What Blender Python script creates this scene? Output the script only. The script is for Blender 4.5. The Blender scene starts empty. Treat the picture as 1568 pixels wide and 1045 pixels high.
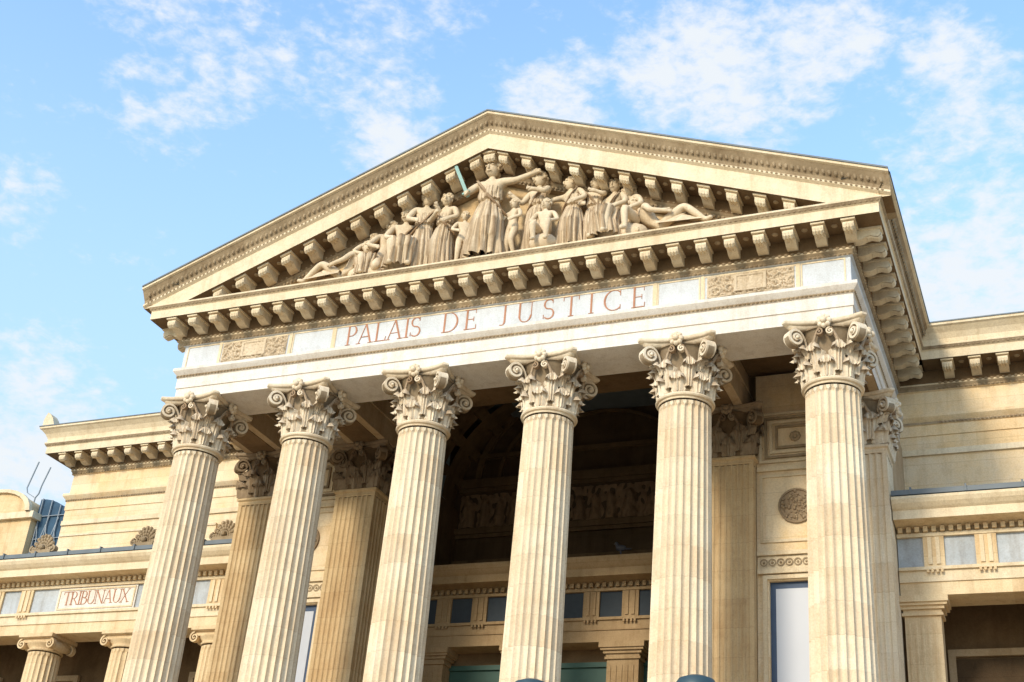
import bpy, math, random
from math import sin,cos,pi,radians,sqrt,atan2
from mathutils import Vector, Matrix, noise
random.seed(7)
scene=bpy.context.scene
COL=scene.collection
# ------------------------------------------------------------------ helpers
class MB:
    def __init__(s): s.v=[];s.f=[];s.m=[]
    def add(s,vs,fs,m=0):
        b=len(s.v); s.v+= [tuple(p) for p in vs]
        for i,f in enumerate(fs):
            s.f.append(tuple(b+k for k in f)); s.m.append(m[i] if isinstance(m,(list,tuple)) else m)
    def box(s,x0,x1,y0,y1,z0,z1,m=0):
        s.add([(x0,y0,z0),(x1,y0,z0),(x1,y1,z0),(x0,y1,z0),(x0,y0,z1),(x1,y0,z1),(x1,y1,z1),(x0,y1,z1)],
              [(0,3,2,1),(4,5,6,7),(0,1,5,4),(1,2,6,5),(2,3,7,6),(3,0,4,7)],m)
    def frame(s,x0,x1,z0,z1,y,w,d,m=0):
        s.box(x0,x1,y-d,y+.01,z1-w,z1,m); s.box(x0,x1,y-d,y+.01,z0,z0+w,m)
        s.box(x0,x0+w,y-d,y+.01,z0+w,z1-w,m); s.box(x1-w,x1,y-d,y+.01,z0+w,z1-w,m)
    def grid(s,P,m=0,closed=False):
        n=len(P);k=len(P[0]); vs=[p for r in P for p in r]; fs=[]
        for i in range(n-1):
            for j in range(k if closed else k-1):
                a=i*k+j;b=i*k+(j+1)%k
                fs.append((a,b,b+k,a+k))
        s.add(vs,fs,m)
        return s
    def lathe(s,prof,seg=32,c=(0,0,0),m=0):
        P=[[(c[0]+r*cos(2*pi*j/seg),c[1]+r*sin(2*pi*j/seg),c[2]+z) for j in range(seg)] for r,z in prof]
        s.grid(P,m,True)
    def merge(s,o,M=None,m=None):
        vs=[tuple(M@Vector(p)) for p in o.v] if M else o.v
        s.add(vs,o.f,o.m if m is None else m)
    def mesh(s,name,mats,smooth=35):
        me=bpy.data.meshes.new(name); me.from_pydata(s.v,[],s.f)
        for mt in mats: me.materials.append(mt)
        me.polygons.foreach_set('material_index',s.m)
        me.validate(); me.update()
        if smooth:
            me.polygons.foreach_set('use_smooth',[True]*len(me.polygons))
            me.set_sharp_from_angle(angle=radians(smooth))
        return me
    def obj(s,name,mats,parent=None,smooth=35):
        return link(bpy.data.objects.new(name,s.mesh(name,mats,smooth)),parent)
def link(o,parent=None):
    COL.objects.link(o)
    if parent: o.parent=parent
    return o
def empty(name,loc=(0,0,0)):
    e=bpy.data.objects.new(name,None); e.location=loc; return link(e)
# ------------------------------------------------------------------ materials
def N(nt,t,**k):
    n=nt.nodes.new(t)
    for a,b in k.items(): setattr(n,a,b)
    return n
def stone(name,c1,c2,blk=(1.35,1.35,.5),tint=.12,joint=.25,streak=.3,bump=.25,fine=30,rough=.85,crev=0,crr=(.40,.50),patch=.12):
    m=bpy.data.materials.new(name); m.use_nodes=True; nt=m.node_tree; L=nt.links
    bs=nt.nodes['Principled BSDF']; bs.inputs['Roughness'].default_value=rough
    bs.inputs['Specular IOR Level'].default_value=.15
    geo=N(nt,'ShaderNodeNewGeometry')
    def mapv(sc):
        v=N(nt,'ShaderNodeVectorMath',operation='MULTIPLY'); v.inputs[1].default_value=sc; L.new(geo.outputs['Position'],v.inputs[0]); return v
    def rng(sock,a,b):
        r=N(nt,'ShaderNodeMapRange'); r.inputs[1].default_value=a; r.inputs[2].default_value=b; L.new(sock,r.inputs[0]); return r.outputs[0]
    def nz(vec,sc,det,ro):
        n=N(nt,'ShaderNodeTexNoise'); n.inputs['Scale'].default_value=sc; n.inputs['Detail'].default_value=det; n.inputs['Roughness'].default_value=ro; L.new(vec,n.inputs['Vector']); return n.outputs['Fac']
    mx=N(nt,'ShaderNodeMix',data_type='RGBA'); mx.inputs[6].default_value=(*c1,1); mx.inputs[7].default_value=(*c2,1); L.new(rng(nz(geo.outputs['Position'],.8,5,.7),.36,.64),mx.inputs[0])
    col=mx.outputs[2]
    def mul(col,fac,k,rgb=(0,0,0)):
        mm=N(nt,'ShaderNodeMix',data_type='RGBA',blend_type='MULTIPLY')
        q=N(nt,'ShaderNodeMapRange'); q.inputs[3].default_value=k; q.inputs[4].default_value=0; L.new(fac,q.inputs[0])
        L.new(q.outputs[0],mm.inputs[0]); L.new(col,mm.inputs[6]); mm.inputs[7].default_value=(*rgb,1); return mm.outputs[2]
    GR=(.38,.27,.16)
    col=mul(col,rng(nz(mapv((2.6,2.6,.25)).outputs[0],1.6,4,.65),.34,.50),streak*.7,GR)
    n3=nz(geo.outputs['Position'],fine,3,.7)
    col=mul(col,rng(n3,.35,.6),.20,GR)
    if patch: col=mul(col,rng(nz(geo.outputs['Position'],3.3,3,.75),.36,.47),patch,GR)
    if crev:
        col=mul(col,rng(geo.outputs['Pointiness'],*crr),crev,(.30,.20,.12))  # crevice weathering plus contour shadow painted into the base colour
    if blk:
        off=N(nt,'ShaderNodeVectorMath',operation='ADD'); off.inputs[1].default_value=(.37,.41,.0); L.new(mapv(tuple(1/b for b in blk)).outputs[0],off.inputs[0])
        fl=N(nt,'ShaderNodeVectorMath',operation='FLOOR'); L.new(off.outputs[0],fl.inputs[0])
        wn=N(nt,'ShaderNodeTexWhiteNoise'); L.new(fl.outputs[0],wn.inputs['Vector'])
        col=mul(col,wn.outputs['Value'],tint,(.6,.40,.22))
        fr=N(nt,'ShaderNodeVectorMath',operation='FRACTION'); L.new(off.outputs[0],fr.inputs[0])
        sx=N(nt,'ShaderNodeSeparateXYZ'); L.new(fr.outputs[0],sx.inputs[0])
        a=N(nt,'ShaderNodeMath',operation='GREATER_THAN'); a.inputs[1].default_value=.012/blk[2]; L.new(sx.outputs[2],a.inputs[0])
        if joint: col=mul(col,a.outputs[0],joint,GR)
    L.new(col,bs.inputs['Base Color'])
    b=N(nt,'ShaderNodeBump'); b.inputs['Strength'].default_value=bump; b.inputs['Distance'].default_value=.02; L.new(n3,b.inputs['Height']); L.new(b.outputs[0],bs.inputs['Normal'])
    return m
def plain(name,c,rough=.5,metal=0,spec=.5,nz=.15,sc=8):
    m=bpy.data.materials.new(name); m.use_nodes=True; nt=m.node_tree; L=nt.links
    bs=nt.nodes['Principled BSDF']; bs.inputs['Roughness'].default_value=rough; bs.inputs['Metallic'].default_value=metal; bs.inputs['Specular IOR Level'].default_value=spec
    n=N(nt,'ShaderNodeTexNoise'); n.inputs['Scale'].default_value=sc; n.inputs['Detail'].default_value=4
    g=N(nt,'ShaderNodeNewGeometry'); L.new(g.outputs['Position'],n.inputs['Vector'])
    mx=N(nt,'ShaderNodeMix',data_type='RGBA'); mx.inputs[6].default_value=(*[q*(1-nz) for q in c],1); mx.inputs[7].default_value=(*[min(1,q*(1+nz)) for q in c],1)
    L.new(n.outputs['Fac'],mx.inputs[0]); L.new(mx.outputs[2],bs.inputs['Base Color']); return m
M_WARM=stone('limestone_warm',(.73,.57,.34),(.65,.46,.24),streak=.35)
M_PALE=stone('limestone_pale',(.75,.71,.65),(.71,.65,.56),blk=(2.1,2.1,5.),tint=.08,joint=.0,streak=.28)
M_FRZ=stone('marble_frieze_pale',(.63,.655,.675),(.56,.585,.60),blk=None,streak=.22)
M_COLM=stone('limestone_column',(.77,.67,.50),(.73,.60,.41),blk=(1.1,1.1,.62),tint=.32,joint=.24,streak=.25)
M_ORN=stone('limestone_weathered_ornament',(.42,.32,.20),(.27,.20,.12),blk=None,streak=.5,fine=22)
M_SOF=stone('limestone_soffit',(.21,.135,.07),(.14,.09,.045),blk=None,streak=.3)  # shade under cornices and between modillions painted as dark brown stone
M_DARK=stone('limestone_recess_shade',(.10,.066,.038),(.065,.044,.025),streak=.4,joint=.3)  # deep shade of recess and loggia painted into the stone colour
M_VAULT=stone('limestone_vault',(.16,.105,.055),(.10,.066,.035),blk=None,streak=.4)  # vault colour darkened to carry the shade inside the recess
M_CREAM=stone('limestone_cornice',(.77,.66,.47),(.71,.58,.38),blk=(1.7,1.7,9),tint=.16,joint=0,streak=.28)
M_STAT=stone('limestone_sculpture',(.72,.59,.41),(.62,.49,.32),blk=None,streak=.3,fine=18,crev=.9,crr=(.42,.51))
M_OCHRE=stone('limestone_ochre_wall',(.79,.59,.33),(.79,.66,.46),blk=(1.5,1.5,.52),tint=.2,joint=.28,streak=.25)
M_PANEL=stone('grey_marble_panel',(.50,.53,.55),(.38,.41,.43),blk=None,streak=.4)
M_LET=plain('incised_letter_red',(.42,.21,.13),.9,nz=.3,spec=.1)
M_LEAD=plain('lead_roof_edge',(.12,.14,.15),.6,nz=.3,sc=3)
M_GLASS=plain('window_glass',(.46,.48,.52),.45,spec=.4,nz=.08,sc=1)  # pale reflection painted into the glass base colour
M_FRAME=plain('window_frame_blue',(.03,.06,.12),.6)
M_GREEN=plain('door_paint_green',(.02,.07,.05),.6)
M_BRONZE=plain('verdigris_bronze',(.24,.38,.32),.7,.0,nz=.3)
# ------------------------------------------------------------------ sweeping
def sweep(mb,prof,pts,offs,mats):
    P=[[(p[0]+o[0]*q[0],p[1]+o[1]*q[0],q[1]) for p,o in zip(pts,offs)] for q in prof]
    for i in range(len(P)-1):
        mb.grid([P[i],P[i+1]],mats[i] if isinstance(mats,(list,tuple)) else mats)
def egg(w=.09,h=.09,d=.04):
    vs=[];fs=[];n=6;rows=4
    for i in range(rows+1):
        b=-pi/2+pi*i/rows
        for j in range(n+1):
            a=pi*j/n; vs.append((w/2*cos(a)*cos(b),d*sin(a)*cos(b),h/2*sin(b)))
    for i in range(rows):
        for j in range(n):
            a=i*(n+1)+j; fs.append((a,a+1,a+n+2,a+n+1))
    return vs,fs
def blockT(w,h,d):
    return ([(-w/2,0,0),(w/2,0,0),(w/2,d,0),(-w/2,d,0),(-w/2,0,h),(w/2,0,h),(w/2,d,h),(-w/2,d,h)],
            [(0,1,2,3),(4,5,6,7),(0,1,5,4),(1,2,6,5),(2,3,7,6),(3,0,4,7)])
def modT(w=.22,h=.25,d=.54):
    pr=[(0,0),(0,-h),(d*.16,-h*1.04),(d*.34,-h*.98),(d*.50,-h*.80),(d*.64,-h*.72),(d*.78,-h*.84),(d*.90,-h*.90),(d*.98,-h*.76),(d*1.01,-h*.52),(d*.98,-h*.30),(d*.93,-.05),(d*.93,0)]
    vs=[(-w/2,o,z) for o,z in pr]+[(w/2,o,z) for o,z in pr]; n=len(pr)
    fs=[tuple(range(n)),tuple(range(2*n-1,n-1,-1))]+[(i,(i+1)%n,(i+1)%n+n,i+n) for i in range(n)]
    b=len(vs); c=w/2+.03; vs+= [(-c,0,-.045),(c,0,-.045),(c,d+.03,-.045),(-c,d+.03,-.045),(-c,0,-.002),(c,0,-.002),(c,d+.03,-.002),(-c,d+.03,-.002)]
    fs+=[tuple(b+k for k in f) for f in [(0,1,2,3),(0,1,5,4),(1,2,6,5),(2,3,7,6),(3,0,4,7)]]
    # leaf clasping the scroll underneath: three ribs
    for rx in (-w*.28,0,w*.28):
        b=len(vs); q=[(d*.50,-h*.83),(d*.64,-h*.76),(d*.78,-h*.88),(d*.90,-h*.95),(d*1.0,-h*.78),(d*1.03,-h*.5)]
        for o,z in q: vs+=[(rx-.03,o,z),(rx,o+.008,z-.025),(rx+.03,o,z)]
        for i in range(len(q)-1): fs+=[(b+3*i,b+3*i+1,b+3*i+4,b+3*i+3),(b+3*i+1,b+3*i+2,b+3*i+5,b+3*i+4)]
    return vs,fs
def row(mb,T,p0,p1,nrm,o,z,step,m,n=None,zfun=None):
    dx,dy=p1[0]-p0[0],p1[1]-p0[1]; Ln=sqrt(dx*dx+dy*dy); t=(dx/Ln,dy/Ln)
    if n is None: n=max(1,round(Ln/step))
    vs,fs=T
    for i in range(n):
        s=(i+.5)*Ln/n
        cx=p0[0]+t[0]*s+nrm[0]*o; cy=p0[1]+t[1]*s+nrm[1]*o
        out=[]
        for a,b,c in vs:
            X=cx+t[0]*a+nrm[0]*b; Y=cy+t[1]*a+nrm[1]*b
            out.append((X,Y,(zfun(X) if zfun else 0)+z+c))
        mb.add(out,fs,m)
def rosettes(mb,p0,p1,nrm,o,z,n,m):
    dx,dy=p1[0]-p0[0],p1[1]-p0[1]; Ln=sqrt(dx*dx+dy*dy); t=(dx/Ln,dy/Ln)
    for i in range(n-1):
        s=(i+1)*Ln/n; cx=p0[0]+t[0]*s+nrm[0]*o; cy=p0[1]+t[1]*s+nrm[1]*o
        mb.merge(ball(.07,(cx,cy,z),(1,1,.45),8,4),m=m)
def ball(r,c,sc=(1,1,1),n=8,k=6):
    b=MB(); P=[]
    for i in range(k+1):
        p=-pi/2+pi*i/k
        P.append([(c[0]+sc[0]*r*cos(p)*cos(2*pi*j/n),c[1]+sc[1]*r*cos(p)*sin(2*pi*j/n),c[2]+sc[2]*r*sin(p)) for j in range(n)])
    b.grid(P,0,True); return b
# ------------------------------------------------------------------ courthouse root
CH=empty('courthouse_building')
FX,FY=8.05,-.6
YB=5.8
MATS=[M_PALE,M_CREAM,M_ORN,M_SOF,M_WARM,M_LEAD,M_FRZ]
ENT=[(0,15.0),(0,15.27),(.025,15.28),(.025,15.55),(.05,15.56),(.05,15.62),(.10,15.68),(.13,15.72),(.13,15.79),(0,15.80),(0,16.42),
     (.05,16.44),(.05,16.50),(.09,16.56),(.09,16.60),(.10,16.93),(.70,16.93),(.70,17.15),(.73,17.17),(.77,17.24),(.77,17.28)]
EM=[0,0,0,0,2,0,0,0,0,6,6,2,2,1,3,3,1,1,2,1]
SIMA=[(.77,17.28),(.72,17.31),(.73,17.42),(.80,17.55),(.90,17.66),(.95,17.69),(.95,17.75),(.97,17.75),(.97,17.78),(.0,17.80)]
SM=[1,1,2,2,1,1,5,5,5]
def entab_rows(mb,p0,p1,nrm,L0=0,L1=0,nm=None):
    dx,dy=p1[0]-p0[0],p1[1]-p0[1]; Ln=sqrt(dx*dx+dy*dy); t=(dx/Ln,dy/Ln)
    def ends(o): return ((p0[0]-t[0]*o*L0,p0[1]-t[1]*o*L0),(p1[0]+t[0]*o*L1,p1[1]+t[1]*o*L1))
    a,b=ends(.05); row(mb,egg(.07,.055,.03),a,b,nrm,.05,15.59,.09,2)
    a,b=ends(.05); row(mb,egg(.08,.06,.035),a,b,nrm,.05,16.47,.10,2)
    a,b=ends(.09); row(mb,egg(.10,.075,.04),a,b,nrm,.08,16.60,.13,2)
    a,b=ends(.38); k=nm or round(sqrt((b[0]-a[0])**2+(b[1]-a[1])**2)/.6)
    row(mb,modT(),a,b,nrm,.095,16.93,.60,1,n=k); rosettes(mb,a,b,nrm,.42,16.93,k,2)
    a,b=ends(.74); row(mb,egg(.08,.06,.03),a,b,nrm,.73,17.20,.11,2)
mb=MB()
pts=[(-FX,YB),(-FX,FY),(FX,FY),(FX,YB)]; offs=[(-1,0),(-1,-1),(1,-1),(1,0)]
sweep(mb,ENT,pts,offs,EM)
mb.box(-FX,FX,FY,.6,14.999,15.0,0)
mb.add([(-8.82,-1.37,17.28),(8.82,-1.37,17.28),(8.82,-.4,17.32),(-8.82,-.4,17.32)],[(0,1,2,3)],1)
entab_rows(mb,(-FX,FY),(FX,FY),(0,-1),1,1,nm=28)
entab_rows(mb,(FX,YB),(FX,FY),(1,0),0,1)
entab_rows(mb,(-FX,FY),(-FX,YB),(-1,0),1,0)
for s in (-1,1):
    P=[(s*FX,YB),(s*FX,FY-.8)]
    sweep(mb,SIMA,P,[(s,0),(s,0)],SM)
    row(mb,egg(.10,.16,.05),P[0],P[1],(s,0),.80,17.55,.13,2)
mb.obj('portico_entablature',MATS,CH)
mb=MB()
mb.box(-FX+.01,FX-.01,FY+.02,.6,15.002,16.6,0)
for x in (-7.5,-4.5,4.5,7.5):
    w=.55
    x0,x1=x-w,x+w
    if x==7.5: x1=FX-.012
    if x==-7.5: x0=-FX+.012
    mb.box(x0,x1,.602,YB,15.0,16.6,1)
    mb.box(x0-.04,x1+.04 if x<7 else x1,.604,YB,15.55,15.62,1)
    mb.box(x0+.2,x1-.2,.7,2.7,14.985,15.0,3)
mb.box(-FX+.02,FX-.02,.6,3.3,16.0,16.2,3)
for x in (-6.0,-3.0,0,3.0,6.0):
    mb.frame(x-.9,x+.9,15.97,16.0,1.6,.1,.7,0)
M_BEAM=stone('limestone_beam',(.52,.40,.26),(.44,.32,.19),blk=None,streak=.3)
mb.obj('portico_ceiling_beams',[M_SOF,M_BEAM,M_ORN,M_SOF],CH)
# ------------------------------------------------------------------ pediment
SL=.387; AP=21.25
zt=lambda x: AP-SL*abs(x)
RK=[(.0,.04),(.975,.02),(.975,-.02),(.95,-.02),(.95,-.08),(.90,-.10),(.84,-.20),(.76,-.32),(.745,-.40),(.78,-.42),(.78,-.47),(.715,-.52),(.715,-.94),(.10,-.94),(.10,-1.24),(.05,-1.30),(.05,-1.40),(-.12,-1.42)]
RM=[5,5,5,1,1,2,2,2,1,1,1,1,3,3,2,2,2]
mb=MB()
nx=180
xs=[-9.0+18.0*i/nx for i in range(nx+1)]
rows_=[]
for o,h in RK:
    rows_.append([(x,FY-o,max(zt(x)+h,17.26 if h<-.41 else -99)) for x in xs])
for i in range(len(rows_)-1): mb.grid([rows_[i],rows_[i+1]],RM[i])
for a,b in (((-8.9,FY),(0,FY)),((0,FY),(8.9,FY))):
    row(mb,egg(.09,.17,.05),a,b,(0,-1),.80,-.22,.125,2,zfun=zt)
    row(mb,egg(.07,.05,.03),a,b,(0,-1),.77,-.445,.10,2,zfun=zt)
T=modT(.22,.26,.52)
for s in (-1,1):
    for i in range(12):
        x=s*(.36+i*.6)
        if zt(x)-.94-.3<17.2: continue
        mb.add([(x+a,FY-.095-b,zt(x+a)-.94+c) for a,b,c in T[0]],T[1],1)
        mb.merge(ball(.07,(x+s*.3,FY-.42,zt(x+s*.3)-.94),(1,1,.45),8,4),m=2)
    for h,st,e in ((-1.35,.10,egg(.08,.08,.035)),(-1.20,.13,egg(.10,.08,.04))):
        for i in range(int(6.6/st)):
            x=s*(i+.5)*st
            mb.add([(x+a,FY-.07-b,zt(x)+h+c) for a,b,c in e[0]],e[1],2)
mb.add([(a*1.25,FY-.095-b,AP-.96+c) for a,b,c in T[0]],T[1],1)
mb.add([(-9.0,FY-.9,zt(9)),(0,FY-.9,AP+.02),(0,30,AP+.02),(-9.0,30,zt(9))],[(0,1,2,3)],5)
mb.add([(9.0,FY-.9,zt(9)),(0,FY-.9,AP+.02),(0,30,AP+.02),(9.0,30,zt(9))],[(0,1,2,3)],5)
mb.add([(-8,-.45,17.25),(8,-.45,17.25),(0,-.45,20.2)],[(0,1,2)],4)
mb.box(-5.6,5.6,-1.12,-.44,17.29,17.42,4)
mb.obj('pediment',MATS,CH)
# ------------------------------------------------------------------ columns
def shaft_mesh(z0,z1,r0,r1,nf=24,depth=.06):
    mb=MB(); per=8; n=nf*per; P=[]
    zs=[z0,z0+.05,z0+.25]+[z0+.25+(z1-z0-.55)*i/14 for i in range(1,15)]+[z1-.22,z1-.18,z1-.15,z1-.12,z1-.10,z1-.03]
    for z in zs:
        t=(z-z0)/(z1-z0); r=r0+(r1-r0)*(t**1.3)
        rowp=[]
        for j in range(n):
            u=(j%per)/per; a=2*pi*j/n
            q=abs(u-.5)*2
            top=(z1-.09-z); k=1.
            if top<.14: k=1 if q<sqrt(max(0,1-(1-max(top,0)/.14)**2)) and top>0 else 0
            d=depth*r/.55*sqrt(max(0,1-(q/.84)**2)) if q<.84 else 0
            rr=r-d*k
            rowp.append((rr*cos(a),rr*sin(a),z))
        P.append(rowp)
    mb.grid(P,0,True)
    return mb
SH=shaft_mesh(3.4,13.66,.63,.535)
SH.lathe([(.535,13.66),(.555,13.665),(.56,13.69),(.56,13.70),(.60,13.72),(.612,13.75),(.60,13.785),(.56,13.80),(.5,13.81)],48)
SH.lathe([(.85,3.0),(.85,3.12),(.84,3.14),(.86,3.2),(.84,3.26),(.74,3.28),(.72,3.3),(.74,3.36),(.66,3.4),(.63,3.42)],48)
SH.box(-.9,.9,-.9,.9,2.8,3.0)
shaft_me=SH.mesh('fluted_shaft',[M_COLM],40)
def bell(z): return .50+.02*z+.16*max(0,(z-.55)/.5)**2
def leaf(mb,ang,z0,h,w,out,c=.085,m=0,curl=200):
    P=[];nu=12
    for i in range(17):
        v=i/16
        if v<.62:
            t=v/.62; z=z0+h*t; r=bell(z)+.03+out*t**2.0; nr,nz=1,0
        else:
            t=(v-.62)/.38; th=radians(10+curl*t)
            zb=z0+h; rb=bell(zb)+.03+out
            r=rb+c*(1-cos(th)); z=zb+c*sin(th)*1.1; nr=cos(th); nz=sin(th)
        ww=w*(.80+.24*sin(pi*min(v*1.25,1)))*(1-.30*max(0,(v-.75)/.25)**2)
        lob=1+.26*abs(sin(4.5*pi*v))-.16
        rowp=[]
        for j in range(nu+1):
            u=-1+2*j/nu
            d=.06*(1-abs(u)**1.5)+.024*cos(u*pi*5)-.05*abs(u)**3
            wa=ww*u*(lob if abs(u)>.7 else 1)
            R=r+d*nr; Z=z+(d*nz if v>=.62 else 0)-(.05*abs(u)**2 if v>.62 else 0)
            th2=ang+wa/max(R,.5)
            rowp.append((R*cos(th2),R*sin(th2),Z))
        P.append(rowp)
    mb.grid(P,m)
def spiral(mb,c,ax,nrm,R,turns,a0,sgn,th,hw,m=0,stem=None):
    c=Vector(c);ax=Vector(ax);n=Vector(nrm);Zv=Vector((0,0,1)); pts=[]
    K=int(26*turns)
    if stem:
        (r0,z0),(r1,z1),(r2,z2)=stem
        for i in range(9):
            t=i/9; r=(1-t)**2*r0+2*t*(1-t)*r1+t*t*r2; z=(1-t)**2*z0+2*t*(1-t)*z1+t*t*z2
            pts.append((ax*r+Zv*z, Zv*.9*(th)-ax*th*.5*(1-t), hw*(.4+.6*t)))
    for i in range(K+1):
        t=i/K; a=a0-sgn*2*pi*turns*t; r=R*(1-.86*t**.85)
        d=ax*cos(a)+Zv*sin(a)
        pts.append((c+d*r, d*th*(1-.45*t), hw*(1+.15*t)))
    P=[[p+n*w, p-n*w, p-d-n*w, p-d+n*w] for p,d,w in pts]
    mb.grid(P,m,True)
def capital():
    mb=MB()
    mb.lathe([(bell(z),z) for z in [0,.1,.2,.3,.45,.6,.7,.8,.9,.98,1.03]]+[(.70,1.03),(.70,1.06),(.5,1.065)],40,m=1)
    for k in range(8): leaf(mb,k*pi/4,.0,.32,.185,.05,.065)
    for k in range(8): leaf(mb,k*pi/4+pi/8,.12,.50,.165,.06,.075)
    for k in range(4):
        a=pi/4+k*pi/2; ax=(cos(a),sin(a),0); n=(-sin(a),cos(a),0)
        c=Vector(ax)*.875+Vector((0,0,.85))
        spiral(mb,c,ax,n,.21,1.9,pi/2,1,.055,.105,stem=((.56,.50),(.60,.98),(.84,1.06)))
        P=[]
        for w in (-.07,.07):
            P.append([c+Vector(ax)*.18*cos(t*2*pi/16)+Vector((0,0,1))*.18*sin(t*2*pi/16)+Vector(n)*w for t in range(16)])
        mb.grid(P,1,True); mb.add(P[0],[tuple(range(16))],1); mb.add(P[1],[tuple(range(16))],1)
        for w in (-.13,.13): mb.merge(ball(.04,c+Vector(n)*w))
        leaf(mb,a,.48,.22,.13,.12,.05)
        a=k*pi/2; fx=(cos(a),sin(a),0); tx=(-sin(a),cos(a),0)
        for s in (-1,1):
            c=Vector(fx)*.70+Vector(tx)*(.11*s)+Vector((0,0,.90))
            spiral(mb,c,tuple(Vector(tx)*(-s)),fx,.10,1.6,pi/2,1,.035,.05)
            P=[]
            for i in range(8):
                t=i/7; p=Vector(fx)*(.56+.14*t)+Vector(tx)*s*(.25-.14*t+.05*sin(pi*t))+Vector((0,0,.5+.50*t))
                P.append([p+Vector(tx)*.035*cos(q*pi/3)+Vector(fx)*.035*sin(q*pi/3) for q in range(6)])
            mb.grid(P,0,True)
        c=Vector(fx)*.76+Vector((0,0,1.12))
        for q in range(8):
            t=q*pi/4; mb.merge(ball(.06,c+Vector(tx)*.10*cos(t)+Vector((0,0,1))*.10*sin(t),(1,1,1)))
        mb.merge(ball(.065,c+Vector(fx)*.05))
    def ring(hs,sag,ch,z):
        out=[]
        for k in range(4):
            a=k*pi/2; fx=Vector((cos(a),sin(a),0)); tx=Vector((-sin(a),cos(a),0))
            for i in range(13):
                u=-1+2*i/12
                out.append(fx*(hs-sag*(1-u*u))+tx*u*(hs-ch)+Vector((0,0,z)))
        return out
    P=[ring(.66,.12,.06,1.04),ring(.70,.13,.07,1.05),ring(.75,.14,.07,1.09),ring(.76,.14,.07,1.115),ring(.80,.14,.08,1.12),ring(.83,.14,.08,1.15),ring(.83,.14,.08,1.194)]
    mb.grid(P,0,True); mb.add(P[0],[tuple(range(len(P[0])))]); mb.add(P[-1],[tuple(range(len(P[-1])))])
    return mb
CAP=capital()
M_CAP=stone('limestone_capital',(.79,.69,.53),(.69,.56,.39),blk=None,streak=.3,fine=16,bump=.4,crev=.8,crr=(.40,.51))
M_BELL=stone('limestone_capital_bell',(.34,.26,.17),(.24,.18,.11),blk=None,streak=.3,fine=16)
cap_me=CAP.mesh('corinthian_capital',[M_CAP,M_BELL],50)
for x in (-7.5,-4.5,-1.5,1.5,4.5,7.5):
    o=link(bpy.data.objects.new('column_shaft',shaft_me),CH); o.location=(x,0,0)
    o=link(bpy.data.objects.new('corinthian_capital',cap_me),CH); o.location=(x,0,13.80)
def pil_section(hx,hy,nfx,nfy,d=.035):
    pts=[]
    def side(p0,p1,n,inw):
        L=(Vector(p1)-Vector(p0)); m=.08
        pts.append(tuple(p0))
        if n==0: return
        ln=L.length; t=L/ln; w=(ln-2*m)/n
        for i in range(n):
            c=m+(i+.5)*w
            for q in range(-4,5):
                u=q/4; s=c+u*w*.40
                p=Vector(p0)+t*s+Vector(inw)*d*sqrt(max(0,1-u*u)); pts.append((p.x,p.y))
    side((hx,hy),(hx,-hy),nfy,(-1,0)); side((hx,-hy),(-hx,-hy),nfx,(0,1)); side((-hx,-hy),(-hx,hy),nfy,(1,0)); side((-hx,hy),(hx,hy),0,(0,-1))
    return pts
pil=MB()
sec=pil_section(.55,.45,7,5)
pil.grid([[(a,b,z) for a,b in sec] for z in (3.0,13.6)],0,True)
pp=[(.55,13.6),(.56,13.62),(.56,13.70),(.60,13.73),(.60,13.78),(.55,13.81),(.3,13.81)]
for (h0,z0),(h1,z1) in zip(pp,pp[1:]):
    e0=h0-.1;e1=h1-.1
    pil.add([(h0,e0,z0),(-h0,e0,z0),(-h0,-e0,z0),(h0,-e0,z0),(h1,e1,z1),(-h1,e1,z1),(-h1,-e1,z1),(h1,-e1,z1)],[(0,1,5,4),(1,2,6,5),(2,3,7,6),(3,0,4,7)])
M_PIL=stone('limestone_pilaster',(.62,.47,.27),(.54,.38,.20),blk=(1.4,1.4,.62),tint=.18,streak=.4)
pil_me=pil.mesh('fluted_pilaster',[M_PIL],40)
pil_me2=pil.mesh('fluted_pilaster_lit',[M_COLM],40)  # lit copy for the right anta, its brightness put into the colour
sq=MB()
for x,y,z in CAP.v:
    a=atan2(y,x); mxx=max(abs(cos(a)),abs(sin(a)))
    w=1 if z<.6 else max(0,1-(z-.6)/.25)
    if sqrt(x*x+y*y)>.75: w*=.3
    k=(1/mxx)**w
    sq.v.append((x*k,y*k*.85,z))
sq.f=CAP.f; sq.m=CAP.m
M_CAPD=stone('limestone_capital_shaded',(.36,.27,.17),(.26,.19,.12),blk=None,streak=.4,fine=16,bump=.4,crev=.6)  # dark copy of capital stone, porch shade painted into it
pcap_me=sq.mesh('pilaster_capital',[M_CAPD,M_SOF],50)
pcap_me2=sq.mesh('pilaster_capital_lit',[M_CAP,M_BELL],50)  # lit copy of the capital for the right anta
PY=3.25
for x in (-7.55,-4.7,4.7,7.55):
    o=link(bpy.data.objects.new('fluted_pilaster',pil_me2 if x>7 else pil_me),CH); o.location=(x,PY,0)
    o=link(bpy.data.objects.new('pilaster_capital',pcap_me2 if x>7 else pcap_me),CH); o.location=(x,PY,13.80)
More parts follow.
